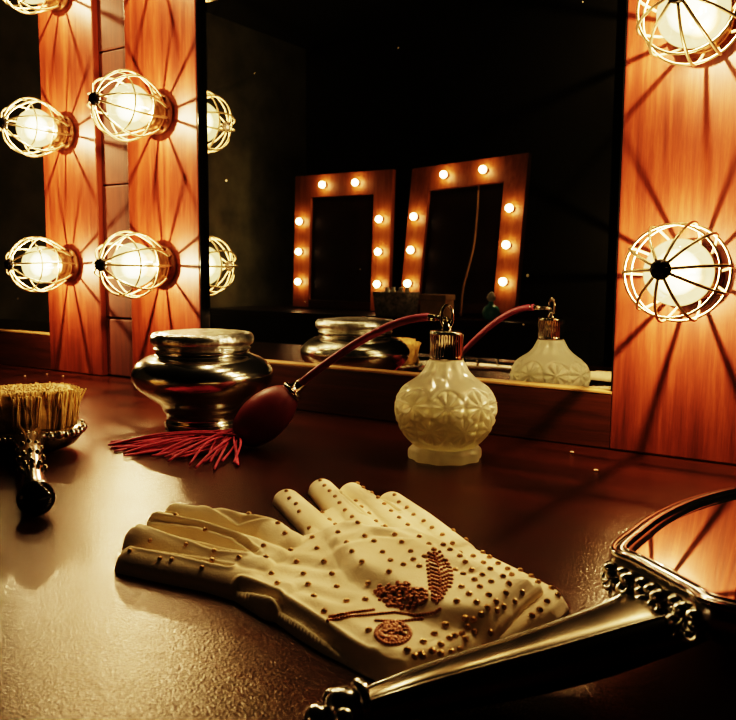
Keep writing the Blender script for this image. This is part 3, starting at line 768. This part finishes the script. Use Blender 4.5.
def loft(rings,close=True):
    m=len(rings[0]);V=[];Fc=[]
    for r in rings: V+=list(r)
    for i in range(len(rings)-1):
        for k in range(m): Fc.append((i*m+k,i*m+(k+1)%m,(i+1)*m+(k+1)%m,(i+1)*m+k))
    if close: Fc.append(tuple(range(m))[::-1]);Fc.append(tuple((len(rings)-1)*m+k for k in range(m)))
    return np.array(V),Fc
def sc(P,s): return cen+(P-cen)*s
fr=[hw(sc(OL,.35),.0010),hw(sc(OL,.6),.006),hw(sc(OL,.82),.015),hw(inset(OL,sgn*.004),.026),hw(OL,.031),hw(inset(OL,-sgn*.001),.035),hw(inset(OL,sgn*.0005),.0395),hw(inset(OL,sgn*.002),ZH),hw(inset(OL,sgn*.0045),ZH),hw(inset(OL,sgn*.0065),.0405),hw(inset(OL,sgn*.0080),.0405),hw(inset(OL,sgn*.0095),.0385)]
obj('frame',loft(fr),M['silver'],hm)
gi=inset(OL,sgn*.0090); gcap=np.array(hw(gi,.0390)); 
obj('mirror_glass',loft([hw(gi,.0386),hw(gi,.0392)]),M['handglass'],hm,False)
# scrolled relief on the near side of the rim
ro=[]
u0=half[0][0]; v0=half[2][1]
nb=26
for k in range(nb):
    s=-1+2*k/(nb-1); v=s*v0*.86
    c=np.array([*(J[:2]+ua*(u0-.0010-.0015*math.cos(k*1.3))+va*v),.0320+.0030*math.sin(k*2.1)])
    ro.append(ball(c,.0034+.0012*((k*7)%3)/2,12,(1,1,.8)))
    ro.append(ring(c+np.array([*( -ua*.002),-.003]),(-ua[0],-ua[1],.6),.0026,.0011,16,6))
for k in range(0,len(OL),2):
    p=OL[k]; 
    if p[0]>u0+.004: ro.append(ball(np.array([*(J[:2]+ua*p[0]+va*p[1]),.0335-TL*p[0]]),.0022,8))
obj('scroll_pattern',merge(*ro),M['silver'],hm)
rail=[]
for dd,zz,rr_ in ((.0005,.0405,.0014),(.0052,.0418,.0011)):
    P_=inset(OL,sgn*dd); pts=hw(P_,zz); rail.append(tube(pts+[pts[0]],rr_,8,False))
obj('rim_bead',merge(*rail),M['chrome'],hm)
# handle: broad, arched, bevelled blade
st=[(-.128,.0060,.0065,.0050),(-.120,.0070,.0075,.0060),(-.105,.0085,.0090,.0075),(-.085,.0100,.0108,.0088),(-.062,.0118,.0128,.0100),(-.038,.0140,.0160,.0105),(-.018,.0170,.0200,.0100),(-.004,.022,.0245,.008),(.004,.024,.027,.006)]
st=smoothprof(st,5); rings=[]
for u,w,z,h in st:
    sec=[(w*math.copysign(abs(math.cos(t))**.85,math.cos(t)),h*math.copysign(abs(math.sin(t))**.75,math.sin(t))) for t in np.arange(0,2*PI,PI/12)]
    rings.append([np.array([*(J[:2]+ua*u+va*a),max(z+b,.0008)]) for a,b in sec])
obj('handle',loft(rings),M['silver_dark'],hm)
ed=[]
for sg in (-1,1): ed.append(tube([np.array([*(J[:2]+ua*u+va*sg*w*.62),z+.80*h]) for u,w,z,h in st],.0011,8))
obj('handle_edge',merge(*ed),M['silver'],hm)
kb=[]
def hpos(u,z): return np.array([*(J[:2]+ua*u),z])
kb.append(ball(hpos(-.1345,.0085),.0070,24)); kb.append(ring(hpos(-.1285,.0092),(*ua,0),.0062,.0022,24,8)); kb.append(ball(hpos(-.1440,.0060),.0050,20)); 
for a in (-1,1): kb.append(ball(hpos(-.1365,.0080)+np.array([*(va*a*.0065),0]),.0042,16))
obj('finial',merge(*kb),M['silver'],hm)

# crumbs near the wall
for (px,py) in ((47,374),(63,376),(25,376),(596,470),(572,452)):
    c=atz(px,py,.0012); tag(obj('crumb',ball((c[0],c[1],.0012),.0014,8,(1.5,1,.6)),M['crumb'],origin=(c[0],c[1],0)),'tiny pale crumb on the table near the foot of the mirror frame','crumb','crumbs on the table')

# ------------------------------------------------------------------ camera, world
cd=bpy.data.cameras.new('camera'); cam=bpy.data.objects.new('camera',cd); COL.objects.link(cam)
cd.sensor_fit='HORIZONTAL'; cd.sensor_width=36; cd.lens=CF/736*36; cd.clip_start=.01; cd.clip_end=50
m=Matrix(((CR[0],CU[0],-CFW[0],0),(CR[1],CU[1],-CFW[1],0),(CR[2],CU[2],-CFW[2],CH),(0,0,0,1))); cam.matrix_world=m
cd.dof.use_dof=True; cd.dof.focus_distance=.62; cd.dof.aperture_fstop=26
scene.camera=cam
w=bpy.data.worlds.new('world'); scene.world=w; w.use_nodes=True
w.node_tree.nodes['Background'].inputs[0].default_value=(1,.8,.55,1); w.node_tree.nodes['Background'].inputs[1].default_value=.02
scene.view_settings.view_transform='Filmic'; scene.view_settings.look='Very High Contrast'; scene.view_settings.exposure=.18
scene.cycles.max_bounces=10; scene.cycles.transparent_max_bounces=12
scene.cycles.sample_clamp_indirect=4.
